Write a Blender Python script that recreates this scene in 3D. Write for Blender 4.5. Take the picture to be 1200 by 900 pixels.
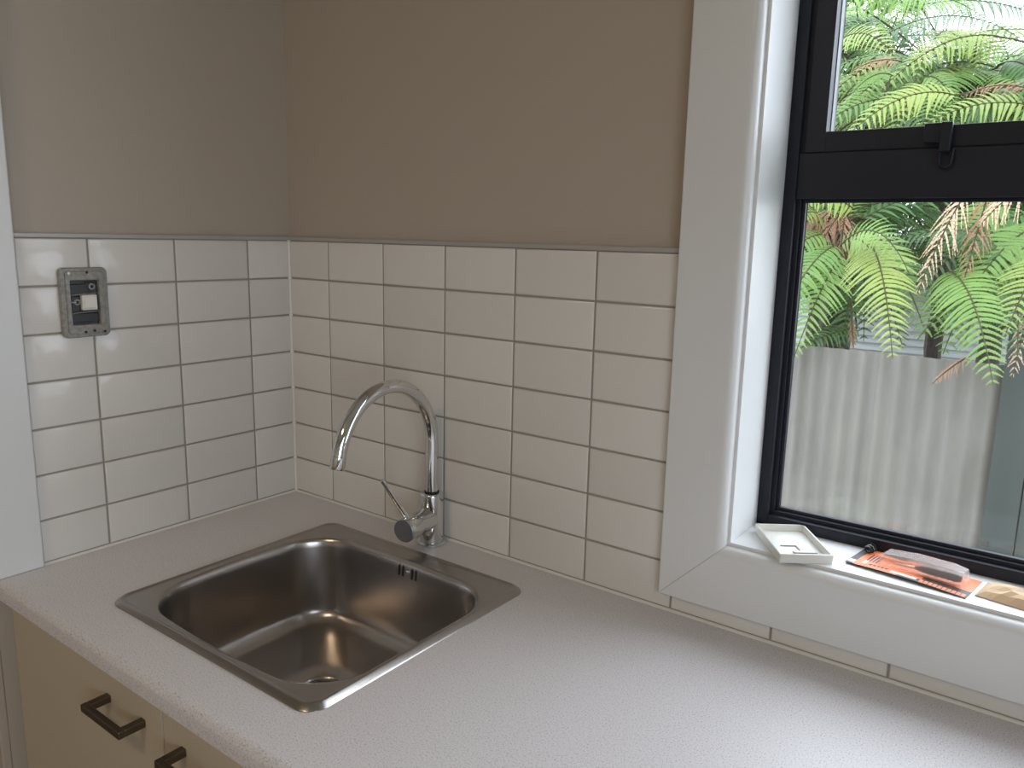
import bpy, bmesh, math, random
from mathutils import Vector, Matrix
random.seed(7)
for o in list(bpy.data.objects): bpy.data.objects.remove(o)
scene = bpy.context.scene
COL = scene.collection
R = math.radians
ZC = 0.9                      # worktop height above the room floor

# ------------------------------------------------------------------ camera
CAM_LOC = Vector((1.34884, -1.04397, 0.55062 + ZC)); RX, RR, RZ = 1.38505, 0.02234, 0.63711; FPX = 922.43
camd = bpy.data.cameras.new('camera'); cam = bpy.data.objects.new('camera', camd); COL.objects.link(cam)
CAM_ROT = Matrix.Rotation(RZ, 3, 'Z') @ Matrix.Rotation(RX, 3, 'X') @ Matrix.Rotation(RR, 3, 'Z')
cam.matrix_world = Matrix.Translation(CAM_LOC) @ CAM_ROT.to_4x4()
camd.sensor_width = 36; camd.lens = 36 * FPX / 1200; camd.clip_start = .02; camd.clip_end = 200
scene.camera = cam
def px(u, v, y):              # pixel -> point on the plane at depth y
    d = CAM_ROT @ Vector(((u - 600) / FPX, (450 - v) / FPX, -1)); t = (y - CAM_LOC.y) / d.y
    return CAM_LOC + d * t

# ------------------------------------------------------------------ sky, exposure
SKY = 5.5
w = bpy.data.worlds.new('overcast_sky'); scene.world = w; w.use_nodes = True
bg = w.node_tree.nodes['Background']; bg.inputs[0].default_value = (.90, .96, 1.08, 1); bg.inputs[1].default_value = SKY
scene.view_settings.view_transform = 'Standard'; scene.view_settings.look = 'None'
scene.view_settings.gamma = 1; scene.view_settings.exposure = 0.24; scene.view_settings.use_curve_mapping = False
def portal(name, loc, rot, sx, sy):
    l = bpy.data.lights.new(name, 'AREA'); l.shape = 'RECTANGLE'; l.size = sx; l.size_y = sy; l.cycles.is_portal = True
    o = bpy.data.objects.new(name, l); COL.objects.link(o); o.location = loc; o.rotation_euler = rot
# openings
WX0, WX1, WZ0, WZ1 = .972, 2.25, ZC + .129, ZC + 1.24      # kitchen window opening
RY0, RY1, RZ0, RZ1 = -2.7, -1.2, .95, 2.1           # second window, in the right-hand wall
YF = -3.3; XR = 2.75; XL = -1.3; HC = 2.45
portal('window_daylight_portal', ((WX0+WX1)/2, .17, (WZ0+WZ1)/2), (R(-90), 0, 0), WX1-WX0, WZ1-WZ0)
portal('window_right_offscreen', (XR+.12, (RY0+RY1)/2, (RZ0+RZ1)/2), (0, R(90), 0), RZ1-RZ0, RY1-RY0)

# ------------------------------------------------------------------ materials
def mat(name, col, rough=.5, metal=0, spec=.5):
    m = bpy.data.materials.new(name); m.use_nodes = True; b = m.node_tree.nodes['Principled BSDF']
    b.inputs['Base Color'].default_value = (*col, 1); b.inputs['Roughness'].default_value = rough
    b.inputs['Metallic'].default_value = metal; b.inputs['Specular IOR Level'].default_value = spec
    return m
def N(m, t, **k):
    n = m.node_tree.nodes.new(t)
    for a, v in k.items(): setattr(n, a, v)
    return n
def L(m, a, b): m.node_tree.links.new(a, b)
def bsdf(m): return m.node_tree.nodes['Principled BSDF']
def noise(m, scale, detail=3, rough=.5, coord='Object', vec=None, stretch=None):
    tc = N(m, 'ShaderNodeTexCoord'); n = N(m, 'ShaderNodeTexNoise')
    n.inputs['Scale'].default_value = scale; n.inputs['Detail'].default_value = detail; n.inputs['Roughness'].default_value = rough
    src = tc.outputs[coord]
    if stretch:
        mp = N(m, 'ShaderNodeMapping'); mp.inputs['Scale'].default_value = stretch; L(m, src, mp.inputs[0]); src = mp.outputs[0]
    L(m, src, n.inputs['Vector']); return n
def ramp(m, fac, stops):
    r = N(m, 'ShaderNodeValToRGB'); e = r.color_ramp.elements
    e[0].position, e[0].color = stops[0][0], (*stops[0][1], 1); e[1].position, e[1].color = stops[-1][0], (*stops[-1][1], 1)
    for p, c in stops[1:-1]: x = e.new(p); x.color = (*c, 1)
    L(m, fac, r.inputs[0]); return r
def bump(m, h, strength, dist=.001):
    b = N(m, 'ShaderNodeBump'); b.inputs['Strength'].default_value = strength; b.inputs['Distance'].default_value = dist
    L(m, h, b.inputs['Height']); L(m, b.outputs[0], bsdf(m).inputs['Normal']); return b

M = {}
def wallpaint(name, c):
    m = mat(name, c, .55, 0, .35); n = noise(m, 350, 2); bump(m, n.outputs[0], .08, .0006)
    return m
M['taupe'] = wallpaint('taupe_wall_paint', (.44, .38, .315))
M['white_wall'] = wallpaint('pale_wall_paint', (.60, .57, .52))
M['ceil'] = wallpaint('ceiling_paint', (.78, .77, .74))
M['trim'] = mat('white_satin_trim_paint', (.70, .705, .70), .35, 0, .5)
n = noise(M['trim'], 60, 2); bump(M['trim'], n.outputs[0], .04, .001)
M['grout'] = mat('grey_grout', (.31, .285, .25), .9)
M['seal'] = mat('white_silicone', (.74, .72, .67), .4)
m = M['tile'] = mat('white_glazed_tile', (.66, .645, .60), .16, 0, .5)
oi = N(m, 'ShaderNodeObjectInfo'); r = ramp(m, oi.outputs['Random'], [(0, (.67, .64, .595)), (1, (.73, .70, .655))]); L(m, r.outputs[0], bsdf(m).inputs['Base Color'])
tc = N(m, 'ShaderNodeTexCoord'); va = N(m, 'ShaderNodeVectorMath', operation='ADD'); mu = N(m, 'ShaderNodeMath', operation='MULTIPLY'); mu.inputs[1].default_value = 40
L(m, oi.outputs['Random'], mu.inputs[0]); L(m, tc.outputs['Object'], va.inputs[0]); L(m, mu.outputs[0], va.inputs[1])
nn = N(m, 'ShaderNodeTexNoise'); nn.inputs['Scale'].default_value = 22; nn.inputs['Detail'].default_value = 1.5; L(m, va.outputs[0], nn.inputs['Vector'])
bump(m, nn.outputs[0], .5, .0035)
m = M['laminate'] = mat('speckled_laminate', (.6, .56, .55), .42, 0, .5)
n1 = noise(m, 560, 1.5, .6); r1 = ramp(m, n1.outputs[0], [(.30, (.36, .33, .335)), (.43, (.67, .645, .66)), (.62, (.71, .685, .70)), (.75, (.84, .82, .825))])
L(m, r1.outputs[0], bsdf(m).inputs['Base Color'])
n3 = noise(m, 900, 1); bump(m, n3.outputs[0], .02, .0002)
m = M['steel'] = mat('worn_stainless_steel', (.40, .385, .36), .33, 1)
n1 = noise(m, 7, 2, .5); r1 = ramp(m, n1.outputs[0], [(.3, (0.3956, 0.3634, 0.3404)), (.7, (0.4600, 0.4278, 0.4002))]); L(m, r1.outputs[0], bsdf(m).inputs['Base Color'])
bsdf(m).inputs['Roughness'].default_value = .26
M['chrome'] = mat('polished_chrome', (.72, .73, .74), .05, 1)
m = M['chrome']; n1 = noise(m, 25, 5, .7); r1 = ramp(m, n1.outputs[0], [(.4, (.03, .03, .03)), (.75, (.16, .16, .16))]); L(m, r1.outputs[0], bsdf(m).inputs['Roughness'])
M['satin'] = mat('satin_cap_metal', (.42, .45, .50), .38, 1)
M['dark'] = mat('black_gap', (.01, .01, .01), .7)
M['cab'] = mat('cream_cabinet_laminate', (.50, .43, .325), .45, 0, .4)
M['cabin'] = mat('cabinet_carcass', (.40, .37, .31), .6)
m = M['bronze'] = mat('dark_brushed_nickel', (.16, .135, .105), .36, 1); n1 = noise(m, 40, 3, .5, stretch=(1, 12, 12)); bump(m, n1.outputs[0], .1, .0005)
M['alu'] = mat('black_powder_coat', (.012, .014, .022), .5, 0, .3)
M['bead'] = mat('grey_glazing_bead', (.10, .105, .12), .45, .2)
M['edge'] = mat('tile_edge_strip', (.42, .40, .37), .4, .2)
def glass(name, tint, ior=1.5, rough=0.0):
    m = bpy.data.materials.new(name); m.use_nodes = True; nt = m.node_tree; nt.nodes.remove(nt.nodes['Principled BSDF'])
    out = nt.nodes['Material Output']; t = N(m, 'ShaderNodeBsdfTransparent'); t.inputs[0].default_value = (*tint, 1)
    g = N(m, 'ShaderNodeBsdfGlossy'); g.inputs['Roughness'].default_value = rough; f = N(m, 'ShaderNodeFresnel')
    gm = N(m, 'ShaderNodeNewGeometry'); ma = N(m, 'ShaderNodeMath', operation='MULTIPLY_ADD'); ma.inputs[1].default_value = 1/ior - ior; ma.inputs[2].default_value = ior
    L(m, gm.outputs['Backfacing'], ma.inputs[0]); L(m, ma.outputs[0], f.inputs[0])      # same reflectance on both faces of the sheet
    x = N(m, 'ShaderNodeMixShader'); L(m, f.outputs[0], x.inputs[0]); L(m, t.outputs[0], x.inputs[1]); L(m, g.outputs[0], x.inputs[2]); L(m, x.outputs[0], out.inputs[0]); return m
M['glass'] = glass('window_glass', (.95, .965, .96))
m = M['blister'] = mat('clear_plastic', (.85, .83, .82), .15, 0, .5); t_ = N(m, 'ShaderNodeBsdfTransparent'); x_ = N(m, 'ShaderNodeMixShader'); x_.inputs[0].default_value = .30
L(m, t_.outputs[0], x_.inputs[1]); L(m, bsdf(m).outputs[0], x_.inputs[2]); L(m, x_.outputs[0], m.node_tree.nodes['Material Output'].inputs[0])
m = M['floor'] = mat('oak_floor', (.34, .24, .15), .45); n1 = noise(m, 4, 5, .6, stretch=(1, 14, 1)); r1 = ramp(m, n1.outputs[0], [(.3, (.26, .175, .10)), (.7, (.42, .30, .19))]); L(m, r1.outputs[0], bsdf(m).inputs['Base Color'])
m = M['fence'] = mat('weathered_grey_fence_metal', (.24, .225, .205), .6, 0, .15)
n1 = noise(m, 2.2, 5, .6, stretch=(2, 1, .6)); r1 = ramp(m, n1.outputs[0], [(.3, (0.1222, 0.1144, 0.1014)), (.52, (0.1612, 0.1508, 0.1378)), (.72, (0.1742, 0.1742, 0.1352))]); L(m, r1.outputs[0], bsdf(m).inputs['Base Color'])
m = M['gate'] = mat('dark_green_grey_paint', (.085, .095, .09), .6, 0, .15); n1 = noise(m, 6, 4, .6, stretch=(1, 1, .2)); r1 = ramp(m, n1.outputs[0], [(.3, (0.0384, 0.0464, 0.0432)), (.7, (0.0576, 0.0672, 0.0624))]); L(m, r1.outputs[0], bsdf(m).inputs['Base Color'])
M['board'] = mat('white_weatherboard_paint', (.30, .31, .305), .5)
M['roof'] = mat('grey_roof_metal', (.22, .23, .24), .5)
m = M['ground'] = mat('grassy_ground', (.10, .12, .06), .9); n1 = noise(m, 3, 6, .65); r1 = ramp(m, n1.outputs[0], [(.35, (.11, .10, .075)), (.65, (.10, .15, .05))]); L(m, r1.outputs[0], bsdf(m).inputs['Base Color'])
m = M['trunk'] = mat('fibrous_fern_trunk', (.05, .035, .025), .9); n1 = noise(m, 30, 5, .7, stretch=(1, 1, .25)); r1 = ramp(m, n1.outputs[0], [(.3, (.010, .007, .005)), (.7, (.035, .024, .017))]); L(m, r1.outputs[0], bsdf(m).inputs['Base Color']); bump(m, n1.outputs[0], .8, .02)
def leaf(name, a, b, trans=.35):
    m = mat(name, a, .45, 0, .35); nt = m.node_tree
    oi = N(m, 'ShaderNodeObjectInfo'); n1 = noise(m, 6, 3); ad = N(m, 'ShaderNodeMath', operation='MULTIPLY_ADD'); ad.inputs[1].default_value = .6; L(m, n1.outputs[0], ad.inputs[0])
    mm = N(m, 'ShaderNodeMath', operation='MULTIPLY'); mm.inputs[1].default_value = .4; L(m, oi.outputs['Random'], mm.inputs[0]); L(m, mm.outputs[0], ad.inputs[2])
    r = ramp(m, ad.outputs[0], [(.25, a), (.75, b)]); L(m, r.outputs[0], bsdf(m).inputs['Base Color'])
    t = N(m, 'ShaderNodeBsdfTranslucent'); L(m, r.outputs[0], t.inputs[0]); x = N(m, 'ShaderNodeMixShader'); x.inputs[0].default_value = trans
    L(m, bsdf(m).outputs[0], x.inputs[1]); L(m, t.outputs[0], x.inputs[2]); L(m, x.outputs[0], nt.nodes['Material Output'].inputs[0]); return m
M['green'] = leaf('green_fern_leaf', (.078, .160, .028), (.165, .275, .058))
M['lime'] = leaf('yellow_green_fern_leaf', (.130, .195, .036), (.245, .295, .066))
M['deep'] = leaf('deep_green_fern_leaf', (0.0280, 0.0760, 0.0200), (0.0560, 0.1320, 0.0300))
M['dead'] = leaf('dry_brown_fern_leaf', (0.1700, 0.0840, 0.0440), (0.3200, 0.1800, 0.1000), .25)
M['pale'] = leaf('dry_straw_fern_leaf', (0.3610, 0.2375, 0.1520), (0.5510, 0.3990, 0.2850), .3)
M['stipe'] = mat('fern_stalk', (.035, .028, .010), .7, 0, .2)

# ------------------------------------------------------------------ mesh helpers
class B:
    def __init__(s): s.v = []; s.f = []; s.mi = []
    def add(s, vs, fs, mi=0):
        o = len(s.v); s.v += [tuple(v) for v in vs]; s.f += [tuple(i + o for i in f) for f in fs]; s.mi += [mi] * len(fs)
    def box(s, a, b, mi=0):
        x0, y0, z0 = a; x1, y1, z1 = b
        s.add([(x0,y0,z0),(x1,y0,z0),(x1,y1,z0),(x0,y1,z0),(x0,y0,z1),(x1,y0,z1),(x1,y1,z1),(x0,y1,z1)],
              [(0,3,2,1),(4,5,6,7),(0,1,5,4),(1,2,6,5),(2,3,7,6),(3,0,4,7)], mi)
    def rings(s, rs, closed=True, cap0=False, cap1=False, mi=0):      # loft of equal vertex rings
        n = len(rs[0]); o = [v for r in rs for v in r]; fs = []
        for k in range(len(rs) - 1):
            for i in range(n if closed else n - 1):
                j = (i + 1) % n; fs.append((k*n+i, k*n+j, (k+1)*n+j, (k+1)*n+i))
        if cap0: fs.append(tuple(range(n))[::-1])
        if cap1: fs.append(tuple((len(rs)-1)*n + i for i in range(n)))
        s.add(o, fs, mi)
    def tube(s, pts, r, n=12, cap=True, mi=0):
        pts = [Vector(p) for p in pts]; rad = r if isinstance(r, (list, tuple)) else [r]*len(pts)
        t0 = (pts[1]-pts[0]).normalized(); a = t0.orthogonal().normalized(); rs = []
        for k, p in enumerate(pts):
            t = (pts[min(k+1, len(pts)-1)] - pts[max(k-1, 0)]).normalized()
            a = (a - t*a.dot(t)).normalized(); b = t.cross(a)
            rs.append([p + (a*math.cos(2*math.pi*i/n) + b*math.sin(2*math.pi*i/n))*rad[k] for i in range(n)])
        s.rings(rs, True, cap, cap, mi)
    def prism(s, poly, axis, a, b, mi=0):      # 2-D polygon extruded along an axis (0: poly in y,z; 1: x,z; 2: x,y)
        def P(q, h): return {0: (h, q[0], q[1]), 1: (q[0], h, q[1]), 2: (q[0], q[1], h)}[axis]
        s.rings([[P(q, a) for q in poly], [P(q, b) for q in poly]], True, True, True, mi)
    def build(s, name, m, parent=None, smooth=False, bevel=0, seg=2, angle=40):
        me = bpy.data.meshes.new(name); me.from_pydata(s.v, [], s.f); me.update()
        for q in (m if isinstance(m, (list, tuple)) else [m]): me.materials.append(q)
        if any(s.mi): me.polygons.foreach_set('material_index', s.mi)
        bm = bmesh.new(); bm.from_mesh(me); bmesh.ops.recalc_face_normals(bm, faces=bm.faces)
        if bevel:
            bmesh.ops.remove_doubles(bm, verts=bm.verts, dist=1e-6)
            es = [e for e in bm.edges if len(e.link_faces) == 2 and e.calc_face_angle(0) > R(angle)]
            bmesh.ops.bevel(bm, geom=es, offset=bevel, segments=seg, profile=.5, affect='EDGES')
        bm.to_mesh(me); bm.free()
        if smooth:
            me.polygons.foreach_set('use_smooth', [True]*len(me.polygons)); me.set_sharp_from_angle(angle=R(angle))
        return link(name, me, parent)
def link(name, me, parent=None):
    o = bpy.data.objects.new(name, me); COL.objects.link(o)
    if parent is not None: o.parent = parent
    return o
def empty(name, loc=(0, 0, 0)):
    o = bpy.data.objects.new(name, None); COL.objects.link(o); o.location = loc; o.empty_display_size = .05; return o
def tag(o, label, cat, group=None):
    o['label'] = label; o['category'] = cat
    if group: o['group'] = group
    return o
def st(o, label=None, cat=None):
    o['kind'] = 'structure'
    if label: o['label'] = label
    if cat: o['category'] = cat
    return o
def BX(*bs):
    b = B()
    for a, c in bs: b.box(a, c)
    return b

# ------------------------------------------------------------------ room shell
TW = .15                                   # wall thickness
st(BX(((XL-.15, YF-.15, -.15), (XR+.15, .2, 0))).build('floor', M['floor']), 'timber floor of the kitchen', 'floor')
st(BX(((XL-.15, YF-.15, HC), (XR+.15, .2, HC+.12))).build('ceiling', M['ceil']), 'plain white ceiling over the kitchen', 'ceiling')
wb = BX(((XL, 0, 0), (WX0-.002, TW, HC)), ((WX1+.002, 0, 0), (XR, TW, HC)), ((WX0-.002, 0, 0), (WX1+.002, TW, WZ0-.018)), ((WX0-.002, 0, WZ1+.018), (WX1+.002, TW, HC)))
wall_back = st(wb.build('wall_back', M['taupe']), 'taupe painted wall with white tile splashback and the window', 'wall')
wall_left = st(BX(((-.11, -.592, 0), (0, 0, HC))).build('wall_left', M['taupe']), 'short taupe wall with white tile splashback and bare switch', 'wall')
st(BX(((XR, YF, 0), (XR+.1, RY0, HC)), ((XR, RY1, 0), (XR+.1, TW, HC)), ((XR, RY0, 0), (XR+.1, RY1, RZ0)), ((XR, RY0, RZ1), (XR+.1, RY1, HC))).build('wall_right', M['white_wall']), 'pale wall with the second window at the far end of the worktop', 'wall')
st(BX(((XL-.1, YF, 0), (XL, TW, HC))).build('wall_hall', M['white_wall']), 'plain pale wall beyond the short tiled wall', 'wall')
st(BX(((XL-.1, YF-.1, 0), (XR+.1, YF, HC))).build('wall_front', M['white_wall']), 'plain pale wall opposite the tiled splashback', 'wall')
win2 = st(empty('window_2', (XR+.05, (RY0+RY1)/2, RZ0)), 'wide black framed window in the pale end wall', 'window')
def dpart(name, bs, m): o = BX(*bs).build(name, m, win2); o.location = -Vector(win2.location); return o
ym = (RY0+RY1)/2
dpart('frame', [((XR+.02, RY0, RZ0), (XR+.08, RY0+.05, RZ1)), ((XR+.02, RY1-.05, RZ0), (XR+.08, RY1, RZ1)), ((XR+.02, RY0+.05, RZ1-.05), (XR+.08, RY1-.05, RZ1)), ((XR+.02, RY0+.05, RZ0), (XR+.08, RY1-.05, RZ0+.05)), ((XR+.02, ym-.03, RZ0+.05), (XR+.08, ym+.03, RZ1-.05))], M['alu'])
dpart('pane', [((XR+.047, RY0+.05, RZ0+.05), (XR+.053, ym-.03, RZ1-.05))], M['glass'])
dpart('pane', [((XR+.047, ym+.03, RZ0+.05), (XR+.053, RY1-.05, RZ1-.05))], M['glass'])
# warm ceiling lamp
lamp = tag(empty('ceiling_lamp_offscreen', (.75, -1.9, HC)), 'round warm glowing ceiling lamp in the middle of the kitchen', 'lamp')
m = M['glow'] = bpy.data.materials.new('warm_lamp_diffuser'); m.use_nodes = True
bsdf(m).inputs['Base Color'].default_value = (.8, .75, .65, 1); bsdf(m).inputs['Emission Color'].default_value = (1, .78, .54, 1); bsdf(m).inputs['Emission Strength'].default_value = 25
def dome(prof, mm, name):
    b = B(); b.rings([[(r*math.cos(2*math.pi*i/32), r*math.sin(2*math.pi*i/32), z) for i in range(32)] for r, z in prof], True, True, True); b.build(name, mm, lamp, smooth=True)
dome([(.19, 0), (.19, -.02), (.183, -.026), (.17, -.026)], M['trim'], 'lamp_base')
dome([(.17, -.02)] + [(.17*math.cos(R(a)), -.026-.06*math.sin(R(a))) for a in range(0, 85, 14)], M['glow'], 'diffuser')

# ------------------------------------------------------------------ splashback tiles: every tile its own piece
TH, TWD, A_B, A_L, Z1 = .0762, .152, .128, .1065, .0752
GAP = .0031; TT = .0075                    # grout joint, tile thickness
TL_END = .521                              # splashback end on the short wall
tile_cache = {}
def tile_mesh(wd, ht):
    k = (round(wd, 4), round(ht, 4))
    if k in tile_cache: return tile_cache[k]
    b = B(); a, h = wd/2, ht/2; rs = []
    for ins, d in ((0, 0), (0, TT-.0016), (.0008, TT-.0004), (.0026, TT)):
        rs.append([(-a+ins, -d, -h+ins), (a-ins, -d, -h+ins), (a-ins, -d, h-ins), (-a+ins, -d, h-ins)])
    b.rings(rs, True, True, True)
    me = bpy.data.meshes.new('tile'); me.from_pydata(b.v, [], b.f); me.update(); me.materials.append(M['tile'])
    bm = bmesh.new(); bm.from_mesh(me); bmesh.ops.recalc_face_normals(bm, faces=bm.faces); bm.to_mesh(me); bm.free()
    me.polygons.foreach_set('use_smooth', [True]*len(me.polygons)); me.set_sharp_from_angle(angle=R(50))
    tile_cache[k] = me; return me
rowz = [(0.003, Z1)] + [(Z1 + TH*i, Z1 + TH*(i+1)) for i in range(6)]
ZTOP = rowz[-1][1]
colb = [(.0085, A_B)] + [(A_B + TWD*i, A_B + TWD*(i+1)) for i in range(16)]
coll = [(.0085, A_L), (A_L, A_L+TWD), (A_L+TWD, A_L+2*TWD), (A_L+2*TWD, TL_END)]
AX0, AXI = .873, .968                      # window architrave outer / inner edge
AZ0, AZI = ZC + .029, ZC + .1245
AX1 = WX1 + (WX0 - AX0)
def put_tile(parent, wall, u0, u1, z0, z1, g0=GAP/2, g1=GAP/2, zg=GAP/2):
    wd, ht = (u1-g1)-(u0+g0), (z1-zg)-(z0+zg)
    o = link('tile', tile_mesh(wd, ht), parent); c = (u0+g0+u1-g1)/2; zz = ZC + (z0+z1)/2
    tx, tz = random.gauss(0, .0022), random.gauss(0, .0022)
    if wall == 'b': o.location = (c, -.0018, zz); o.rotation_euler = (tx, 0, tz)
    else: o.location = (.0018, -c, zz); o.rotation_euler = (tx, 0, R(90) + tz)
for (z0, z1) in rowz:
    for (x0, x1) in colb:
        if x0 > AX1+.3 or x1 > XR: continue
        if x1 <= AX0 + .02: put_tile(wall_back, 'b', x0, x1 if z0 < .02 else min(x1, AX0+.004), z0, z1)
        elif z0 < .02: put_tile(wall_back, 'b', x0, x1, z0, .0365)
        elif x0 > AX1 - .01: put_tile(wall_back, 'b', x0, x1, z0, z1)
    for (y0, y1) in coll: put_tile(wall_left, 'l', y0, y1, z0, z1)
# grout beds
BX(((0, -.0076, ZC), (AX0+.01, 0, ZC+ZTOP)), ((AX0+.01, -.0076, ZC), (XR, 0, ZC+.045)), ((AX1-.01, -.0076, ZC), (XR, 0, ZC+ZTOP))).build('grout', M['grout'], wall_back)
BX(((0, -TL_END, ZC), (.0076, 0, ZC+ZTOP))).build('grout', M['grout'], wall_left)
# tile edge strips, silicone joints
def strip(parent, a, b, name, m, bev=.001):
    return BX((a, b)).build(name, m, parent, bevel=bev, seg=2)
strip(wall_back, (0.011, -.0115, ZC+ZTOP), (AX0, 0, ZC+ZTOP+.007), 'tile_edge_strip', M['edge'])
strip(wall_left, (0, -TL_END, ZC+ZTOP), (.0115, 0, ZC+ZTOP+.007), 'tile_edge_strip', M['edge'])
bs = B(); bs.prism([(.0070, -.0070), (.0132, -.0070), (.0070, -.0132)], 2, ZC, ZC+ZTOP); bs.build('corner_sealant', M['seal'], wall_back)
bs = B(); bs.prism([(-.004, ZC), (-.0120, ZC), (-.0098, ZC+.0022), (-.004, ZC+.0040)], 0, .004, XR); bs.build('worktop_sealant', M['seal'], wall_back)
bs = B(); bs.prism([(.004, ZC), (.0120, ZC), (.0098, ZC+.0022), (.004, ZC+.0040)], 1, -TL_END, -.004); bs.build('worktop_sealant', M['seal'], wall_left)
# white architrave at the end of the short wall
t2 = st(empty('trim_2', (0, -.556, 0)), 'white painted architrave closing the end of the short tiled wall', 'trim')
o = BX(((0, -.594, ZC+.0003), (.018, -TL_END-.0012, HC))).build('architrave_board', M['trim'], t2, bevel=.003, seg=3); o.location = -Vector(t2.location)
o = BX(((-.13, -.606, 0), (0, -.592, HC))).build('jamb_board', M['taupe'], t2, bevel=.002); o.location = -Vector(t2.location)

# ------------------------------------------------------------------ window
win = st(empty('window_1', ((WX0+WX1)/2, .1, WZ0)), 'black aluminium window with opening top light above a fixed pane', 'window')
def wpart(b, name, m, parent=None, **k):
    o = b.build(name, m, parent or win, **k)
    if parent is None: o.location = -Vector(win.location)
    return o
YW = .103                                  # inside face of the black frame
# reveal liners
wpart(BX(((WX0-.018, -.004, WZ0-.018), (WX1+.018, .17, WZ0))), 'sill_board', M['trim'])
wpart(BX(((WX0-.018, -.004, WZ0), (WX0, .17, WZ1))), 'reveal_board', M['trim'])
wpart(BX(((WX1, -.004, WZ0), (WX1+.018, .17, WZ1))), 'reveal_board', M['trim'])
wpart(BX(((WX0-.018, -.004, WZ1), (WX1+.018, .17, WZ1+.018))), 'reveal_board', M['trim'])
FW = .0225
ZT0, ZT1 = ZC+.6105, ZC+.672               # transom
# outer frame as a stepped profile, four bars
def frame_bars(x0, x1, z0, z1, w, y0, y1):
    return BX(((x0, y0, z0), (x0+w, y1, z1)), ((x1-w, y0, z0), (x1, y1, z1)), ((x0+w, y0, z0), (x1-w, y1, z0+w)), ((x0+w, y0, z1-w), (x1-w, y1, z1)))
wpart(frame_bars(WX0, WX1, WZ0, WZ1, FW-.006, YW-.004, YW+.05), 'outer_frame', M['alu'], bevel=.0012)
wpart(frame_bars(WX0+.006, WX1-.006, WZ0+.006, WZ1-.006, FW-.006, YW+.006, YW+.032), 'inner_frame', M['alu'], bevel=.001)
wpart(BX(((WX0+.016, YW, ZT0), (WX1-.016, YW+.055, ZT1))), 'transom', M['alu'], bevel=.0012)
# fixed lower glass with its glazing bead
wpart(frame_bars(WX0+FW, WX1-FW, WZ0+FW, ZT0, .005, YW+.012, YW+.02), 'glazing_gasket', M['alu'], bevel=.001)
wpart(BX(((WX0+.018, YW+.020, WZ0+.018), (WX1-.018, YW+.026, ZT0+.002))), 'pane', M['glass'])
# top-hung sash
sash = wpart(frame_bars(WX0+FW-.001, WX1-FW+.001, ZT1+.001, WZ1-FW+.001, .027, YW+.003, YW+.044), 'sash', M['alu'], bevel=.0012)
SX0, SX1, SZ0, SZ1 = WX0+FW+.026, WX1-FW-.026, ZT1+.028, WZ1-FW-.026
BX(((SX0-.002, YW+.034, SZ0-.002), (SX1+.002, YW+.040, SZ1+.002))).build('pane', M['glass'], sash)
frame_bars(SX0-.004, SX1+.004, SZ0-.004, SZ1+.004, .005, YW+.022, YW+.034).build('glazing_bead', M['bead'], sash)
# wedge latch on the sash rail
lt = B(); lt.box((1.143, YW-.006, ZT1+.006), (1.172, YW+.004, ZT1+.030)); lt.box((1.163, YW-.012, ZT1-.006), (1.176, YW-.004, ZT1+.030))
wpart(lt, 'latch', M['alu'], bevel=.0015)
lt = B(); lt.tube([(1.164, YW-.006, ZT1-.004), (1.165, YW-.008, ZT1-.022), (1.172, YW-.009, ZT1-.025), (1.178, YW-.008, ZT1-.021), (1.179, YW-.006, ZT1-.002)], .0022, 8)
wpart(lt, 'latch_loop', M['alu'], smooth=True)
# architrave: four mitred boards with a rounded inner edge
arch = st(empty('trim_1', ((AX0+AX1)/2, -.009, AZ0)), 'wide white painted architrave framing the black window', 'trim')
AXI1 = AX1 - (AXI - AX0); AZ1 = WZ1 + (WZ0 - AZ0); AZI1 = AZ1 - (AZI - AZ0)
W0 = AXI - AX0
prof = [(0, -.0005), (0, -.0195), (.0015, -.021), (W0-.014, -.021)] + [(W0-.014 + .0135*math.sin(R(a)), -.0075 - .0135*math.cos(R(a))) for a in range(15, 91, 15)] + [(W0, -.0005)]
def mitred(p0, p1, inn0, inn1):            # outer corner p0->p1, inner corner directions
    b = B(); rs = []
    for c, i in ((p0, inn0), (p1, inn1)):
        rs.append([(c[0] + i[0]*u/W0, d, c[1] + i[1]*u/W0) for u, d in prof])
    b.rings(rs, True, True, True); o = b.build('architrave_board', M['trim'], arch, smooth=True, angle=25); o.location = -Vector(arch.location)
g = .0003
ix, iz = AXI-AX0, AZI-AZ0
mitred((AX0, AZ0+g), (AX0, AZ1-g), (ix, iz), (ix, -iz)); mitred((AX1, AZ0+g), (AX1, AZ1-g), (-ix, iz), (-ix, -iz))
mitred((AX0+g, AZ0), (AX1-g, AZ0), (ix, iz), (-ix, iz)); mitred((AX0+g, AZ1), (AX1-g, AZ1), (ix, -iz), (-ix, -iz))

# ------------------------------------------------------------------ worktop, cabinets
SKX0, SKX1, SKY0, SKY1 = .218, .682, -.520, -.088          # sink outline
def nose(y0, y1, front):
    if not front: return [(y0, ZC-.034), (y1, ZC-.034), (y1, ZC), (y0, ZC)]
    r = .011
    return [(y1, ZC-.034), (y1, ZC)] + [(y0+r - r*math.sin(R(a)), ZC-r + r*math.cos(R(a))) for a in range(0, 91, 15)] + [(y0+.001, ZC-.030), (y0+.005, ZC-.034)]
wt = B(); hx0, hx1, hy0, hy1 = SKX0+.018, SKX1-.014, SKY0+.014, SKY1-.03
yfr = -.5945
wt.prism(nose(yfr, -.0005, True), 0, .0005, hx0); wt.prism(nose(yfr, hy0, True), 0, hx0, hx1); wt.prism(nose(hy1, -.0005, False), 0, hx0, hx1); wt.prism(nose(yfr, -.0005, True), 0, hx1, XR-.001)
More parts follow.
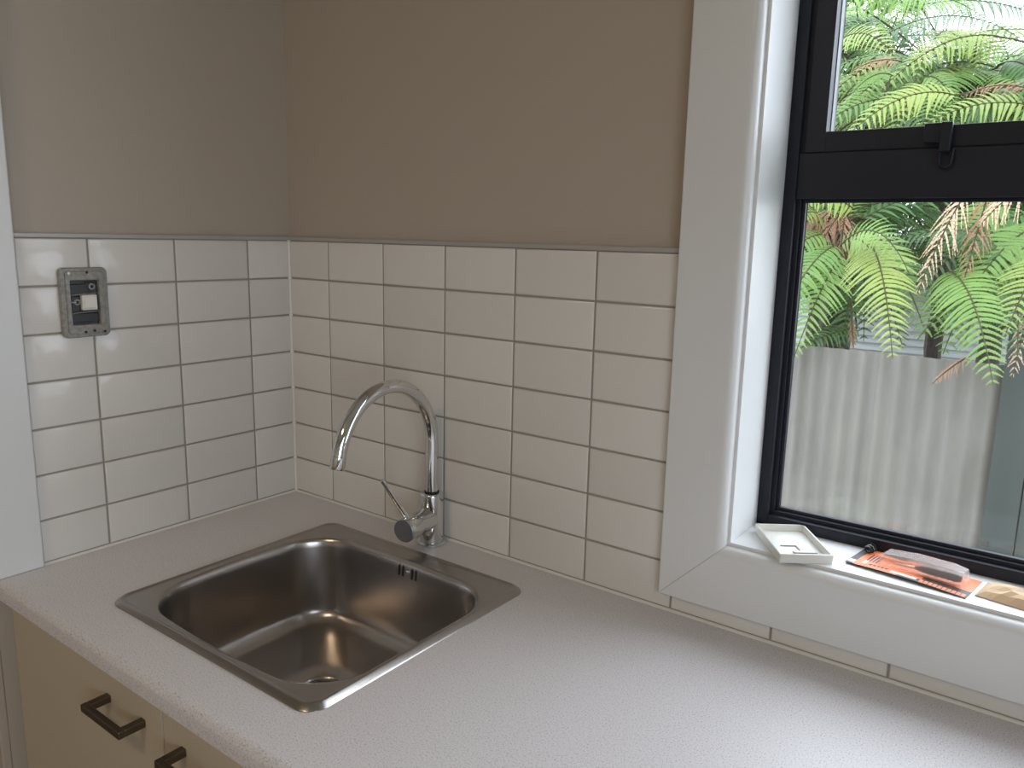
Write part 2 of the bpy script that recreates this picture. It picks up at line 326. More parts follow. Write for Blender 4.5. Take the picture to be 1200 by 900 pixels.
tag(wt.build('worktop', M['laminate'], smooth=True, angle=30), 'pinkish grey speckled laminate worktop with rounded front edge', 'worktop')

YD = -.578; ZD = ZC - .037
def cabinet(x0, x1, label):
    c = empty('base_cabinet', ((x0+x1)/2, -.29, 0)); tag(c, label, 'cabinet', 'base cabinets under the worktop')
    off = -Vector(c.location)
    def P(b, name, m, parent=c, **k):
        o = b.build(name, m, parent, **k)
        if parent is c: o.location = off
        return o
    z0 = .1; t = .016; yb = -.02; yf = YD + .019
    P(BX(((x0, yf, z0), (x0+t, yb, ZD)), ((x1-t, yf, z0), (x1, yb, ZD)), ((x0+t, yf, z0), (x1-t, yb, z0+t)), ((x0+t, yb-.01, z0+t), (x1-t, yb, ZD)), ((x0+t, yf, ZD-.05), (x1-t, yf+.016, ZD))), 'carcass', M['cabin'])
    P(BX(((x0, yf+.05, 0), (x1, yf+.066, z0))), 'plinth', M['cabin'])
    if x0 < .1: P(BX(((.001, YD+.012, .1), (x0-.001, YD+.03, ZD))), 'filler_strip', M['cabin'])
    mid = (x0+x1)/2
    for a, b_, hx in ((x0+.0015, mid-.0015, mid-.143), (mid+.0015, x1-.0015, mid+.042)):
        d = P(BX(((a, YD, z0+.003), (b_, YD+.018, ZD-.002))), 'door', M['cab'], bevel=.0012)
        h = B(); zz = ZC-.086; h.box((hx, YD-.036, zz-.005), (hx+.101, YD-.027, zz+.006)); h.box((hx, YD-.028, zz-.005), (hx+.011, YD+.0005, zz+.006)); h.box((hx+.09, YD-.028, zz-.005), (hx+.101, YD+.0005, zz+.006))
        h.build('handle', M['bronze'], d, bevel=.0015)
cabinet(.0205, .9065, 'cream two-door base cabinet with dark bar handles below the sink')
cabinet(.9085, 1.8265, 'cream two-door base cabinet below the window, next to the sink cabinet')
cabinet(1.8285, 2.745, 'cream two-door base cabinet at the worktop end against the pale wall')

# ------------------------------------------------------------------ sink
sink = tag(empty('kitchen_sink', ((SKX0+SKX1)/2, (SKY0+SKY1)/2, ZC)), 'worn stainless steel inset sink in the worktop below the chrome tap', 'sink')
soff = -Vector(sink.location)
def rrect(x0, x1, y0, y1, r, z, n=9, mseg=5, bulge=0):
    out = []
    cs = [((x1-r, y1-r), 0), ((x0+r, y1-r), 90), ((x0+r, y0+r), 180), ((x1-r, y0+r), 270)]
    arcs = [[(c[0]+r*math.cos(R(a0+90*i/n)), c[1]+r*math.sin(R(a0+90*i/n))) for i in range(n+1)] for c, a0 in cs]
    for k in range(4):
        out += arcs[k]; a = arcs[k][-1]; b = arcs[(k+1) % 4][0]
        nx, ny = [(0, 1), (-1, 0), (0, -1), (1, 0)][k]
        for j in range(1, mseg):
            t = j/mseg; q = bulge*math.sin(math.pi*t); out.append((a[0]+(b[0]-a[0])*t+nx*q, a[1]+(b[1]-a[1])*t+ny*q))
    return [(x, y, z) for x, y in out]
X0, X1, Y0, Y1 = SKX0, SKX1, SKY0, SKY1
def ins(a, r, z): return rrect(X0+a, X1-a, Y0+a, Y1-a, max(r, .004), z)
bx0, bx1, by0, by1 = .2465, .6625, -.4935, -.1365
def bow(a, r, z, bl=.004): return rrect(bx0+a, bx1-a, by0+a, by1-a, r, z, bulge=bl)
Zk = ZC
rings = [ins(.0015, .026, Zk-.001), ins(0, .028, Zk+.0004), ins(.0004, .0277, Zk+.0012), ins(.0008, .0275, Zk+.0017), ins(.0072, .0225, Zk+.0066), ins(.0077, .0222, Zk+.0069), ins(.0088, .0215, Zk+.0071), ins(.0104, .0205, Zk+.0066), ins(.0125, .019, Zk+.0050), ins(.0165, .016, Zk+.0046),
         bow(-.006, .096, Zk+.0044), bow(-.0025, .093, Zk+.0038), bow(.0, .090, Zk+.0016), bow(.0018, .088, Zk-.003), bow(.003, .087, Zk-.012),
         bow(.008, .084, Zk-.06), bow(.0135, .080, Zk-.108)]
for a in range(15, 91, 15): rings.append(bow(.0145+.034*(1-math.cos(R(a))), .080-.03*(a/90), Zk-.114-.034*math.sin(R(a)), .004))
cx, cy, rd = .455, -.317, .043
last = rings[-1]
def circ(r, z, ref=last): return [(cx + r*math.cos(t), cy + r*math.sin(t), z) for t in [math.atan2(v[1]-cy, v[0]-cx) for v in ref]]
zb = Zk-.148
for f in (.35, .7): rings.append([(v[0]+(c[0]-v[0])*f, v[1]+(c[1]-v[1])*f, zb-.003*f) for v, c in zip(last, circ(rd, 0))])
rings += [circ(rd, zb-.0035), circ(rd-.004, zb-.006), circ(rd-.005, zb-.012)]
sb = B(); sb.rings(rings); o = sb.build('basin', M['steel'], sink, smooth=True, angle=60); o.location = soff
db = B(); db.rings([circ(rd-.0055, zb-.0105), circ(rd-.012, zb-.012), circ(.012, zb-.014), circ(.001, zb-.014)], cap1=True); dr = db.build('drain', M['steel'], sink, smooth=True); dr.location = soff
dh = B()
for k in range(6):
    a = k*math.pi/3; c, s_ = math.cos(a), math.sin(a); dh.tube([(cx+.018*c, cy+.018*s_, zb-.0128), (cx+.018*c, cy+.018*s_, zb-.0118)], .004, 10)
dh.build('drain_hole', M['dark'], dr)
for sx in (.4455, .4545, .4755, .4845):
    b = B(); pts = []
    for a in range(0, 181, 30): pts.append((sx+.0021*math.cos(R(a)), Zk-.0085+.0021*math.sin(R(a))))
    for a in range(180, 361, 30): pts.append((sx+.0021*math.cos(R(a)), Zk-.0230+.0021*math.sin(R(a))))
    wy = lambda z: by1+.004-(.003+.1042*max(0, Zk-.012-z)); b.rings([[(x, wy(z)+.003, z) for x, z in pts], [(x, wy(z)-.0006, z) for x, z in pts]], True, True, True); o = b.build('overflow_slot', M['dark'], sink); o.location = soff
b = B(); b.tube([(.465, by1+.003, Zk-.0158), (.465, by1-.0010, Zk-.0158), (.465, by1-.0018, Zk-.0158)], [.0036, .0036, .002], 12); o = b.build('overflow_screw', M['chrome'], sink, smooth=True); o.location = soff

# ------------------------------------------------------------------ mixer tap
FXc, FYc = .432, -.040
tap = tag(empty('mixer_tap', (FXc, FYc, ZC)), 'chrome gooseneck mixer tap with side lever behind the sink', 'tap')
def lathe(b, prof, c, ax=Vector((0, 0, 1)), n=32):
    a = ax.orthogonal().normalized(); q = ax.cross(a); rs = []
    for r, h in prof: rs.append([Vector(c) + ax*h + (a*math.cos(2*math.pi*i/n) + q*math.sin(2*math.pi*i/n))*r for i in range(n)])
    b.rings(rs, True, True, True)
b = B(); lathe(b, [(.0255, 0), (.0265, .001), (.0265, .004), (.0255, .005), (.0210, .0055)], (0, 0, 0)); b.build('base_ring', M['chrome'], tap, smooth=True)
b = B(); lathe(b, [(.0210, .005), (.0210, .092), (.0207, .0945), (.0195, .096), (.013, .0965)], (0, 0, 0)); b.build('body', M['chrome'], tap, smooth=True)
b = B(); lathe(b, [(.0132, .096), (.0132, .0982), (.0125, .0990), (.0116, .0992)], (0, 0, 0)); b.build('reflection_ring', M['dark'], tap, smooth=True)  # black ring paints in a dark reflection at the foot of the spout
rs_, h0, th = .115, .190, R(-86); dx, dy = math.cos(th), math.sin(th)
path = [(0, 0, .098), (0, 0, .13), (0, 0, .16)] + [(dx*(rs_-rs_*math.cos(R(a))), dy*(rs_-rs_*math.cos(R(a))), h0+rs_*math.sin(R(a))) for a in range(0, 169, 4)]
b = B(); b.tube(path, .0115, 24); sp = b.build('spout', M['chrome'], tap, smooth=True)
e0, e1 = Vector(path[-2]), Vector(path[-1]); dd = (e1-e0).normalized()
b = B(); lathe(b, [(.0113, .0008), (.0117, .0012), (.0117, .020), (.0113, .0205), (.0095, .0205), (.0095, .012)], e1, dd, 24); b.build('aerator', M['chrome'], sp, smooth=True)
ax = Vector((math.cos(R(-82)), math.sin(R(-82)), 0))
b = B(); lathe(b, [(.0202, .010), (.0202, .050), (.0210, .0515), (.0210, .082), (.0204, .084)], (0, 0, .050), ax); hd = b.build('handle_barrel', M['chrome'], tap, smooth=True)
b = B(); lathe(b, [(.0204, .083), (.0201, .0846), (.0194, .0852)], (0, 0, .050), ax); b.build('handle_cap', M['satin'], hd, smooth=True)
l0 = Vector((.008, -.070, .066)); l1 = l0 + Vector((-.016, -.044, .078))
b = B(); b.tube([l0, l0.lerp(l1, .5), l1-(l1-l0).normalized()*.001, l1], [.0046, .0042, .0040, .003], 12); b.build('lever', M['chrome'], hd, smooth=True)

# ------------------------------------------------------------------ bare switch on the short wall
SY0, SY1, SZ0_, SZ1_ = -.4625, -.3865, ZC+.3715, ZC+.485
sw = tag(empty('wall_switch', (.0096, (SY0+SY1)/2, (SZ0_+SZ1_)/2)), 'light switch missing its cover plate, white rocker in black housing', 'switch')
M['clear'] = mat('cloudy_grey_plastic', (.36, .34, .29), .3, 0, .5)
m = M['clear']; n1 = noise(m, 160, 3, .6); r1 = ramp(m, n1.outputs[0], [(.35, (.19, .18, .155)), (.65, (.30, .285, .25))]); L(m, r1.outputs[0], bsdf(m).inputs['Base Color'])
M['black'] = mat('black_plastic', (.012, .012, .014), .35)
M['rocker'] = mat('ivory_plastic', (.72, .70, .64), .35)
M['brass'] = mat('dull_metal', (.45, .42, .36), .35, 1)
def rr2(a, h, r, n=5):
    out = []
    for cx_, cz_, a0 in ((a-r, h-r, 0), (-a+r, h-r, 90), (-a+r, -h+r, 180), (a-r, -h+r, 270)):
        out += [(cx_+r*math.cos(R(a0+90*i/n)), cz_+r*math.sin(R(a0+90*i/n))) for i in range(n+1)]
    return out
def ring_plate(a, h, r, a2, h2, r2, d0, d1, bev=.0015, inner=None):
    b = B(); o1 = rr2(a, h, r); o2 = rr2(a-bev, h-bev, r-bev); i1 = rr2(a2+.001, h2+.001, r2+.001); i2 = rr2(a2, h2, r2)
    b.rings([[(d0, y, z) for y, z in i2], [(d0, y, z) for y, z in o1], [(d1-bev, y, z) for y, z in o1], [(d1, y, z) for y, z in o2], [(d1, y, z) for y, z in i1], [(d1-.001, y, z) for y, z in i2], [(d0, y, z) for y, z in i2]]); return b
ha, hh = (SY1-SY0)/2, (SZ1_-SZ0_)/2
fr = ring_plate(ha, hh, .009, .0225, .036, .002, 0, .0075); fr.build('mounting_frame', M['clear'], sw, smooth=True, angle=30)
ring_plate(ha-.008, hh-.006, .004, .0228, .0365, .002, .0070, .0098, .0008).build('inner_rim', M['clear'], sw, smooth=True, angle=30)
BX(((-.004, -.0235, -.037), (.0012, .0235, .037))).build('back_box', M['black'], sw)
hb = B(); hb.box((.001, -.021, -.032), (.0045, .021, -.018)); hb.box((.001, -.021, .013), (.0055, .006, .030)); hb.box((.001, -.020, -.013), (.005, -.008, .010)); hb.box((.001, .016, -.015), (.004, .0215, .012)); hb.box((.001, .004, .016), (.004, .022, .033)); hb.build('housing', M['black'], sw, bevel=.0008)
b = B(); b.tube([(.001, .0125, .0255), (.0065, .0125, .0255)], .0052, 16); b.tube([(.006, .0125, .0255), (.0068, .0125, .0255)], .0028, 12, mi=1); b.build('screw_post', [M['clear'], M['dark']], sw)
for zz in (.014, -.0155): b = B(); b.tube([(.006, -.0225, zz-.002), (.0066, 0, zz), (.006, .0225, zz+.001)], .0008, 6); b.build('clip_wire', M['clear'], sw)
b = B(); b.tube([(.0062, -.027, .0005), (.0068, -.014, .001)], .0009, 6); b.build('contact_pin', M['brass'], sw)
b = B(); b.tube([(.002, -.0125, .001), (.0066, -.0125, .001)], .005, 16); b.tube([(.0064, -.0125, .001), (.0070, -.0125, .001)], .0026, 12, mi=1); b.build('terminal', [M['clear'], M['dark']], sw)
b = B(); b.box((.001, -.006, -.0125), (.0105, .018, .0125)); rk = b.build('rocker_surround', M['rocker'], sw, bevel=.0015, seg=3)
b = B(); b.prism([(.0105, -.0085), (.0105, .0105), (.0118, .0105), (.0132, -.0085)], 1, -.003, .0165); b.build('rocker', M['rocker'], rk, bevel=.0006)
for (yy, zz) in ((-.024, .048), (.004, .049), (.027, -.049), (-.004, -.048), (.010, -.047)):
    b = B(); b.tube([(.005, yy, zz), (.0103, yy, zz)], .0036, 14); b.tube([(.0101, yy, zz), (.0107, yy, zz)], .0022, 10, mi=1); b.build('fixing_hole', [M['clear'], M['dark'] if yy != -.024 else M['brass']], sw)

# ------------------------------------------------------------------ things on the window sill
ZS = WZ0 + .0002
tray = tag(empty('switch_cover', (1.046, .036, ZS)), 'empty white plastic switch cover lying face down on the window sill', 'switch cover')
tray.rotation_euler = (0, 0, R(-54))
M['wplastic'] = mat('warm_white_plastic', (.70, .69, .64), .35)
b = B(); a, h, t, H = .0565, .0355, .0022, .0125
b.rings([rrect(-a, a, -h, h, .002, 0, 3, 2), rrect(-a-.0008, a+.0008, -h-.0008, h+.0008, .002, H-.001, 3, 2), rrect(-a, a, -h, h, .002, H, 3, 2), rrect(-a+t, a-t, -h+t, h-t, .0015, H, 3, 2), rrect(-a+t+.0008, a-t-.0008, -h+t+.0008, h-t-.0008, .0015, .003, 3, 2)], cap0=True, cap1=True)
b.build('shell', M['wplastic'], tray, smooth=True, angle=30)
b = B(); b.box((.004, -.018, .0028), (.0055, .004, .0042)); b.box((.004, .003, .0028), (.020, .0045, .0042)); b.build('opening_edge', M['grout'], tray)
b = B(); b.box((.0300, -.008, .0028), (.0320, .024, .0046)); b.box((.026, -.008, .0028), (.032, -.0065, .0046)); b.build('clip_slot', M['grout'], tray)

card = tag(empty('tool_blister_pack', (1.197, .052, ZS)), 'orange and black carded pack with a tool under clear plastic on the sill', 'tool pack')
card.rotation_euler = (R(-1.5), R(.5), R(-8))
M['orange'] = mat('orange_print', (.92, .24, .09), .4); M['cardblack'] = mat('black_print', (.05, .048, .05), .4); M['print_white'] = mat('white_print', (.75, .72, .68), .4); M['toolmetal'] = mat('dark_tool_metal', (.05, .05, .05), .3, .8)
CL, CW = .146, .072
def warp(x, y): return .0016 + .0025*math.cos(x*30)*(.5 - y/CW) * .6
b = B(); nx_, ny_ = 16, 6; top = [[(-CL/2+CL*i/nx_, -CW/2+CW*j/ny_, warp(-CL/2+CL*i/nx_, -CW/2+CW*j/ny_)) for i in range(nx_+1)] for j in range(ny_+1)]
vs = [v for r_ in top for v in r_] + [(v[0], v[1], v[2]-.0008) for r_ in top for v in r_]; nn_ = (nx_+1)*(ny_+1); fs = []; mi = []
for j in range(ny_):
    for i in range(nx_):
        q = j*(nx_+1)+i; f = (q, q+1, q+nx_+2, q+nx_+1); fs.append(f); fs.append(tuple(k+nn_ for k in f[::-1]))
        blk = (i == 0) or (j == 0 and i > 6) or (j == 1 and i > 9)
        mi += [1 if blk else 0, 1]
b.v = vs; b.f = fs; b.mi = mi
for j in (0, ny_):
    for i in range(nx_): q = j*(nx_+1)+i; b.f.append((q, q+1, q+1+nn_, q+nn_)); b.mi.append(1)
for i in (0, nx_):
    for j in range(ny_): q = j*(nx_+1)+i; b.f.append((q, q+nx_+1, q+nx_+1+nn_, q+nn_)); b.mi.append(1)
b.build('backing_card', [M['orange'], M['cardblack']], card)
def mark(x0, x1, y0, y1, m, name='print_mark'):
    zz = max(warp(x0, y0), warp(x1, y1)) + .0002; b = B(); b.box((x0, y0, zz-.0003), (x1, y1, zz)); return b.build(name, m, card)
for k in range(10): mark(.018+k*.0054, .0222+k*.0054, -.0345, -.0245, M['orange'])
for k in range(5): mark(-.046+k*.005, -.0425+k*.005, -.026, -.021, M['cardblack'])
for k in range(4): mark(-.055+.004*k, -.053+.004*k, -.012, .018, M['cardblack'])
mark(-.072, -.064, -.032, -.020, M['print_white']); mark(-.018, .014, -.031, -.0245, M['print_white']); mark(-.055, -.051, -.026, -.012, M['print_white'])
b = B(); prof_h = [(-.046, .004, .0), (-.043, .012, .006), (-.036, .019, .012), (0, .021, .016), (.045, .019, .017), (.060, .016, .015), (.064, .012, .003)]
rs2 = []
for x, hw, hz in prof_h:
    cyy = .008; z0_ = .0035; rs2.append([(x, cyy-hw, z0_), (x, cyy-hw*.92, z0_+hz*.75), (x, cyy-hw*.7, z0_+hz), (x, cyy+hw*.7, z0_+hz), (x, cyy+hw*.92, z0_+hz*.75), (x, cyy+hw, z0_)])
b.rings(rs2, False); b.build('blister', M['blister'], card, smooth=True, angle=20)
b = B(); b.tube([(.004, -.004, .0085), (.014, -.003, .0095), (.052, -.001, .0100), (.058, -.001, .0100)], [.0022, .0048, .0052, .0040], 12); b.build('tool_handle', M['toolmetal'], card, smooth=True)
for k in range(5): b = B(); b.tube([(.022+k*.007, -.0025+k*.0003, .0097), (.0235+k*.007, -.0025+k*.0003, .0097)], .0058, 12); b.build('grip_ring', M['cardblack'], card, smooth=True)
b = B(); b.tube([(.006, -.004, .0085), (-.006, -.006, .008), (-.020, -.006, .0075)], [.0018, .0014, .001], 8); b.build('tool_shaft', M['brass'], card, smooth=True)
b = B(); b.tube([(-.040, .016, .0075), (-.022, .019, .0085), (-.012, .018, .0085)], [.0015, .0035, .0030], 10); b.build('tool_tip', M['dead'], card, smooth=True)
b = B(); pts = [(-.062+.005*math.cos(k*.8), .012+.0009*k, .0075+.0042*math.sin(k*.8)) for k in range(0, 24)]; b.tube(pts, .0018, 6); b.build('hanger_coil', M['toolmetal'], card, smooth=True)

pk = tag(empty('paper_packet', (1.318, .044, ZS)), 'crumpled brown paper packet with a clear plastic front on the sill', 'packet')
pk.rotation_euler = (0, 0, R(-9))
m = M['kraft'] = mat('brown_kraft_paper', (.58, .40, .24), .8); n1 = noise(m, 60, 4); bump(m, n1.outputs[0], .3, .002)
def pillow(nx_, ny_, a, h, hz, seed, z0=0, power=.6):
    rnd = random.Random(seed); b = B(); top = []; bot = []
    for j in range(ny_+1):
        for i in range(nx_+1):
            u, v = i/nx_*2-1, j/ny_*2-1; e = max(0, (1-u*u))**power*max(0, (1-v*v))**power
            top.append((u*a, v*h, z0+.0012+hz*e*(1+rnd.uniform(-.18, .18)))); bot.append((u*a, v*h, z0+.0004))
    n_ = len(top); b.v = top+bot
    for j in range(ny_):
        for i in range(nx_): q = j*(nx_+1)+i; f = (q, q+1, q+nx_+2, q+nx_+1); b.f += [f, tuple(k+n_ for k in f[::-1])]
    for j in (0, ny_):
        for i in range(nx_): q = j*(nx_+1)+i; b.f.append((q, q+1, q+1+n_, q+n_))
    for i in (0, nx_):
        for j in range(ny_): q = j*(nx_+1)+i; b.f.append((q, q+nx_+1, q+nx_+1+n_, q+n_))
    b.mi = [0]*len(b.f); return b
pillow(10, 6, .042, .027, .011, 3).build('paper_sleeve', M['kraft'], pk)
M['filmwhite'] = mat('crinkled_clear_film', (.70, .69, .68), .15, 0, .8)
o = pillow(8, 5, .024, .024, .014, 5).build('plastic_front', M['filmwhite'], pk); o.location = (.027, -.001, .0008)

# ------------------------------------------------------------------ garden
GZ = -.75
st(BX(((-14, .16, GZ-.1), (16, 30, GZ))).build('ground_garden', M['ground']), 'rough ground of the garden beyond the window', 'ground')
st(BX(((XR+.16, -14, GZ-.1), (16, .155, GZ))).build('ground_yard', M['ground']), 'rough ground of the yard beyond the second window', 'ground')
YFN = 3.0; ZF = ZC + .041
fence = tag(empty('corrugated_fence', (.2, YFN, GZ)), 'weathered grey corrugated metal fence under the overhanging ferns', 'fence')
def corr(x0, x1, name, dy, ph):
    b = B(); n_ = int((x1-x0)/.0095); fr_, bk = [], []
    def yy(x): return YFN + dy + .009*math.cos(2*math.pi*(x-ph)/.076)
    xs = [x0+(x1-x0)*i/n_ for i in range(n_+1)]
    b.rings([[(x, yy(x), GZ) for x in xs], [(x, yy(x), ZF) for x in xs], [(x, yy(x)+.0012, ZF) for x in xs], [(x, yy(x)+.0012, GZ) for x in xs]], False)
    o = b.build(name, M['fence'], fence, smooth=True, angle=60); o.location = -Vector(fence.location)
for k, (x0, x1, dy) in enumerate([(-2.7, -1.85, .0), (-1.88, -1.02, .004), (-1.05, -.22, 0), (-.25, .568, .004), (.545, 1.052, -.012)]): corr(x0, x1, 'sheet', dy, .02+k*.011)
for z_ in (ZF-.12, GZ+.2): o = BX(((-2.7, YFN+.015, z_), (1.05, YFN+.05, z_+.07))).build('rail', M['gate'], fence); o.location = -Vector(fence.location)
gate = tag(empty('board_screen', (1.6, YFN-.02, GZ)), 'dark green-grey upright board screen joining the corrugated fence', 'screen')
xx = 1.052
for k in range(28):
    wd = .136 if k else .13
    o = BX(((xx, YFN-.035+.004*(k % 2), GZ), (xx+wd, YFN-.012, ZC+.235))).build('board', M['gate'], gate, bevel=.003); o.location = -Vector(gate.location); xx += wd+.004
for z_ in (ZC, GZ+.2): o = BX(((1.056, YFN-.011, z_), (xx, YFN+.03, z_+.08))).build('rail', M['gate'], gate); o.location = -Vector(gate.location)
# neighbour's low white building
YH = 8.0
hs = tag(empty('weatherboard_shed', (.6, YH+1, GZ)), 'white weatherboard shed half hidden behind the ferns', 'shed')
ho = -Vector(hs.location)
o = BX(((-1.4, YH+.03, GZ), (2.6, YH+2, ZC+.30))).build('wall', M['board'], hs); o.location = ho
bd = B(); bd.prism([(0, 0), (.045, .0), (.008, .080), (0, .080)], 0, -2.0, 2.0); base = bd.build('weatherboard', M['board'], hs); me = base.data
for k in range(30):
    o = base if k == 0 else link('weatherboard', me, hs)
    o.location = Vector((.6, YH+.03, ZC+.215-.078*k)) + ho; o.rotation_euler = (0, 0, 0); o.scale = (1, -1, 1)
rf = B(); rf.prism([(YH-.25, ZC+.29), (YH+1.0, ZC+.62), (YH+2.25, ZC+.29), (YH+2.25, ZC+.33), (YH+1.0, ZC+.66), (YH-.25, ZC+.33)], 0, -1.6, 2.8); o = rf.build('roof', M['roof'], hs); o.location = ho

# ---- tree ferns
def bez(p, q, r, t): return p*(1-t)**2 + q*2*t*(1-t) + r*t*t
def frond(parent, crown, p0, p1, arch, W, m, roll=0, seed=0, pin=None, dead=False, droop=.25, side=None, nmax=24, face=.75):
    """one frond: bare stalk from the crown to p0, leafy blade from p0 to p1, arched upward by arch"""
    rnd = random.Random(seed); p0 = Vector(p0); p1 = Vector(p1); crown = Vector(crown)
    ln = (p1-p0).length; ctl = (p0+p1)/2 + Vector((0, 0, arch)); npn = pin or max(14, int(ln/.030))
    Hd = Vector((p1.x-p0.x, p1.y-p0.y, 0))
    if side is not None: S0 = Vector(side).normalized()
    else:
        if Hd.length < .05: Hd = Vector((.2, -1, 0))
        S0 = Vector((0, 0, 1)).cross(Hd).normalized()
    b = B(); path_ = [bez(p0, ctl, p1, i/14) for i in range(15)]
    start = (ctl-p0).normalized(); cc = crown.lerp(p0, .6) + Vector((0, 0, .06))
    stalk = [bez(crown, cc, p0, i/5) for i in range(5)] if (p0-crown).length > .06 else []
    pts = stalk + path_; b.tube(pts, [.0050*(1-.85*i/len(pts)) + .0010 for i in range(len(pts))], 5, True, 1)
    for i in range(npn):
        t = (i+.4)/npn; c = bez(p0, ctl, p1, t); T = (bez(p0, ctl, p1, min(1, t+.02)) - bez(p0, ctl, p1, t-.02)).normalized()
        Nd = Vector((0, -face, 1-.5*face)); Nn = Nd - T*Nd.dot(T)
        Nn.normalize(); S = T.cross(Nn).normalized()
        S = Matrix.Rotation(roll, 3, T) @ S; Nn = Matrix.Rotation(roll, 3, T) @ Nn
        wid = W*min(1, (t+.12)/.38)**.8*(1-t)**.62*1.12
        for sd in (-1, 1):
            wv = wid*rnd.uniform(.88, 1.08)*(.75 if dead else 1)
            if wv < .008: continue
            ang = R(rnd.uniform(56, 68)) if not dead else R(rnd.uniform(25, 60))
            D = (S*sd*math.sin(ang) + T*math.cos(ang)); dr_ = droop*rnd.uniform(.7, 1.3)*(2.6 if dead else 1)
            ns = max(5, min(nmax, int(wv/.010)))
            def P(s): return c + D*wv*s + Vector((0, 0, -1))*wv*dr_*s*s + Nn*(.05*wv*math.sin(s*3.1))
            pl = min(.0145, .05*wv + .005)*(.6 if dead else 1); vs = []; fs = []
            for k in range(ns):
                s0, s1 = k/ns, (k+.93)/ns; a0, a1 = P(s0), P(s1); Dl = (a1-a0).normalized(); Q = Dl.cross(Nn).normalized()
                le = pl*(1-.88*s0**1.6)*rnd.uniform(.85, 1.1)
                curl = Nn*(rnd.uniform(-.7, .7)*le if dead else -.15*le)
                for q in (-1, 1):
                    o_ = len(vs); vs += [a0, a1, a1*.8+a0*.2 + Q*q*le + Dl*le*.42 + curl, a0 + Q*q*le*.72 + Dl*le*.16 + curl*.5]
                    fs.append((o_, o_+1, o_+2, o_+3))
            b.add(vs, fs)
    me = bpy.data.meshes.new('frond'); me.from_pydata([tuple(v) for v in b.v], [], b.f); me.materials.append(m); me.materials.append(M['stipe']); me.polygons.foreach_set('material_index', b.mi); me.update()
    o = link('frond', me, parent); o.location = -Vector(parent.location); return o
def fern(base, crown, label, r0=.09, r1=.075):
    e = tag(empty('tree_fern', base), label, 'tree fern', 'tree ferns behind the fence'); base = Vector(base); crown = Vector(crown); b = B(); n_ = 14; rs = []
    rnd = random.Random(int(base.x*100)); K = 26
    for k in range(K+1):
        c = base.lerp(crown, k/K); r = r0+(r1-r0)*k/K
        rs.append([c + Vector((math.cos(2*math.pi*i/n_), math.sin(2*math.pi*i/n_), 0))*r*rnd.uniform(.8, 1.15) for i in range(n_)])
    b.rings(rs, True, True, True); o = b.build('trunk', M['trunk'], e); o.location = -base; return e
cA = Vector((.20, 3.42, ZC+.62)); fA = fern((.24, 3.5, GZ), cA, 'tree fern with brown dead skirt standing behind the corrugated fence')
cB = Vector((1.22, 3.32, ZC+.36)); fB = fern((1.26, 3.36, GZ), cB, 'low tree fern rising behind the dark board screen')
cC = Vector((.55, 4.6, ZC+1.45)); fC = fern((.5, 4.7, GZ), cC, 'tall pale tree fern with its crown above the other ferns', .055, .05)
cD = Vector((1.30, 3.7, ZC+1.30)); fD = fern((1.45, 3.8, GZ), cD, 'tree fern with straw coloured hanging fronds above the board screen')
cE = Vector((-.35, 4.2, ZC+.95)); fE = fern((-.4, 4.3, GZ), cE, 'slim tree fern deep in shade beyond the skirted one', .055, .05)
cG = Vector((.95, 5.4, ZC+.75)); fG = fern((1.0, 5.5, GZ), cG, 'dark bushy tree fern in front of the white shed', .055, .05)
cH = Vector((-.2, 5.4, ZC+1.55)); fH = fern((-.25, 5.5, GZ), cH, 'tall leaning tree fern far behind the skirted one', .055, .05)
FERNS = [(fA, cA), (fB, cB), (fC, cC), (fD, cD), (fE, cE), (fG, cG), (fH, cH)]
def nearest(p): return min(FERNS, key=lambda q: (q[1]-p).length)
def clear(f, c, p0, p1, arch, W):          # rachis and stalk keep off the other trunks
    ctl = (p0+p1)/2 + Vector((0, 0, arch)); pts = [bez(p0, ctl, p1, k/10) for k in range(11)] + [c.lerp(p0, k/4) for k in range(4)]
    for g, gc in FERNS:
        if g is f: continue
        for i, p in enumerate(pts):
            wd = W*(1-.09*i) if i < 11 else .02
            if p.z - .15 < gc.z:
                t = max(0, min(1, (p.z-GZ)/(gc.z-GZ))); q = Vector(g.location).lerp(gc, t)
                if math.hypot(p.x-q.x, p.y-q.y) < .13 + wd: return False
    return True
sd = [0]
def F(f, c, b, t, yb, yt, arch, W, m, **k):
    p0 = px(b[0], b[1], yb)
    if f is fC: f, c = nearest(p0)
    sd[0] += 1; frond(f, c, p0, px(t[0], t[1], yt), arch, W, M[m], seed=sd[0], **k)
# lower pane
F(fA, cA, (978, 288), (905, 392), 3.25, 2.75, .16, 0.192, 'green')
F(fA, cA, (970, 275), (898, 330), 3.35, 3.0, .14, 0.178, 'green')
F(fA, cA, (1004, 385), (938, 408), 3.2, 2.85, .04, 0.118, 'deep')
F(fA, cA, (985, 288), (1066, 322), 3.2, 2.9, .26, 0.148, 'green')
F(fA, cA, (1018, 285), (1046, 420), 3.3, 2.65, .20, 0.222, 'lime')
F(fA, cA, (1010, 300), (1012, 400), 3.5, 3.2, .15, 0.163, 'deep')
F(fB, cB, (1112, 318), (1164, 452), 3.25, 2.6, .20, 0.222, 'green')
F(fB, cB, (1165, 345), (1075, 398), 3.3, 2.9, .16, 0.178, 'green')
F(fD, cD, (1205, 250), (1085, 330), 3.5, 3.2, .12, 0.207, 'deep')
F(fD, cD, (1215, 265), (1118, 372), 3.4, 3.0, .15, 0.222, 'green')
F(fB, cB, (1230, 300), (1178, 392), 3.2, 2.8, .12, 0.163, 'lime')
F(fB, cB, (1205, 330), (1150, 390), 3.3, 2.95, .1, 0.148, 'deep')
F(fA, cA, (990, 262), (1072, 290), 3.7, 3.9, .2, 0.185, 'deep')
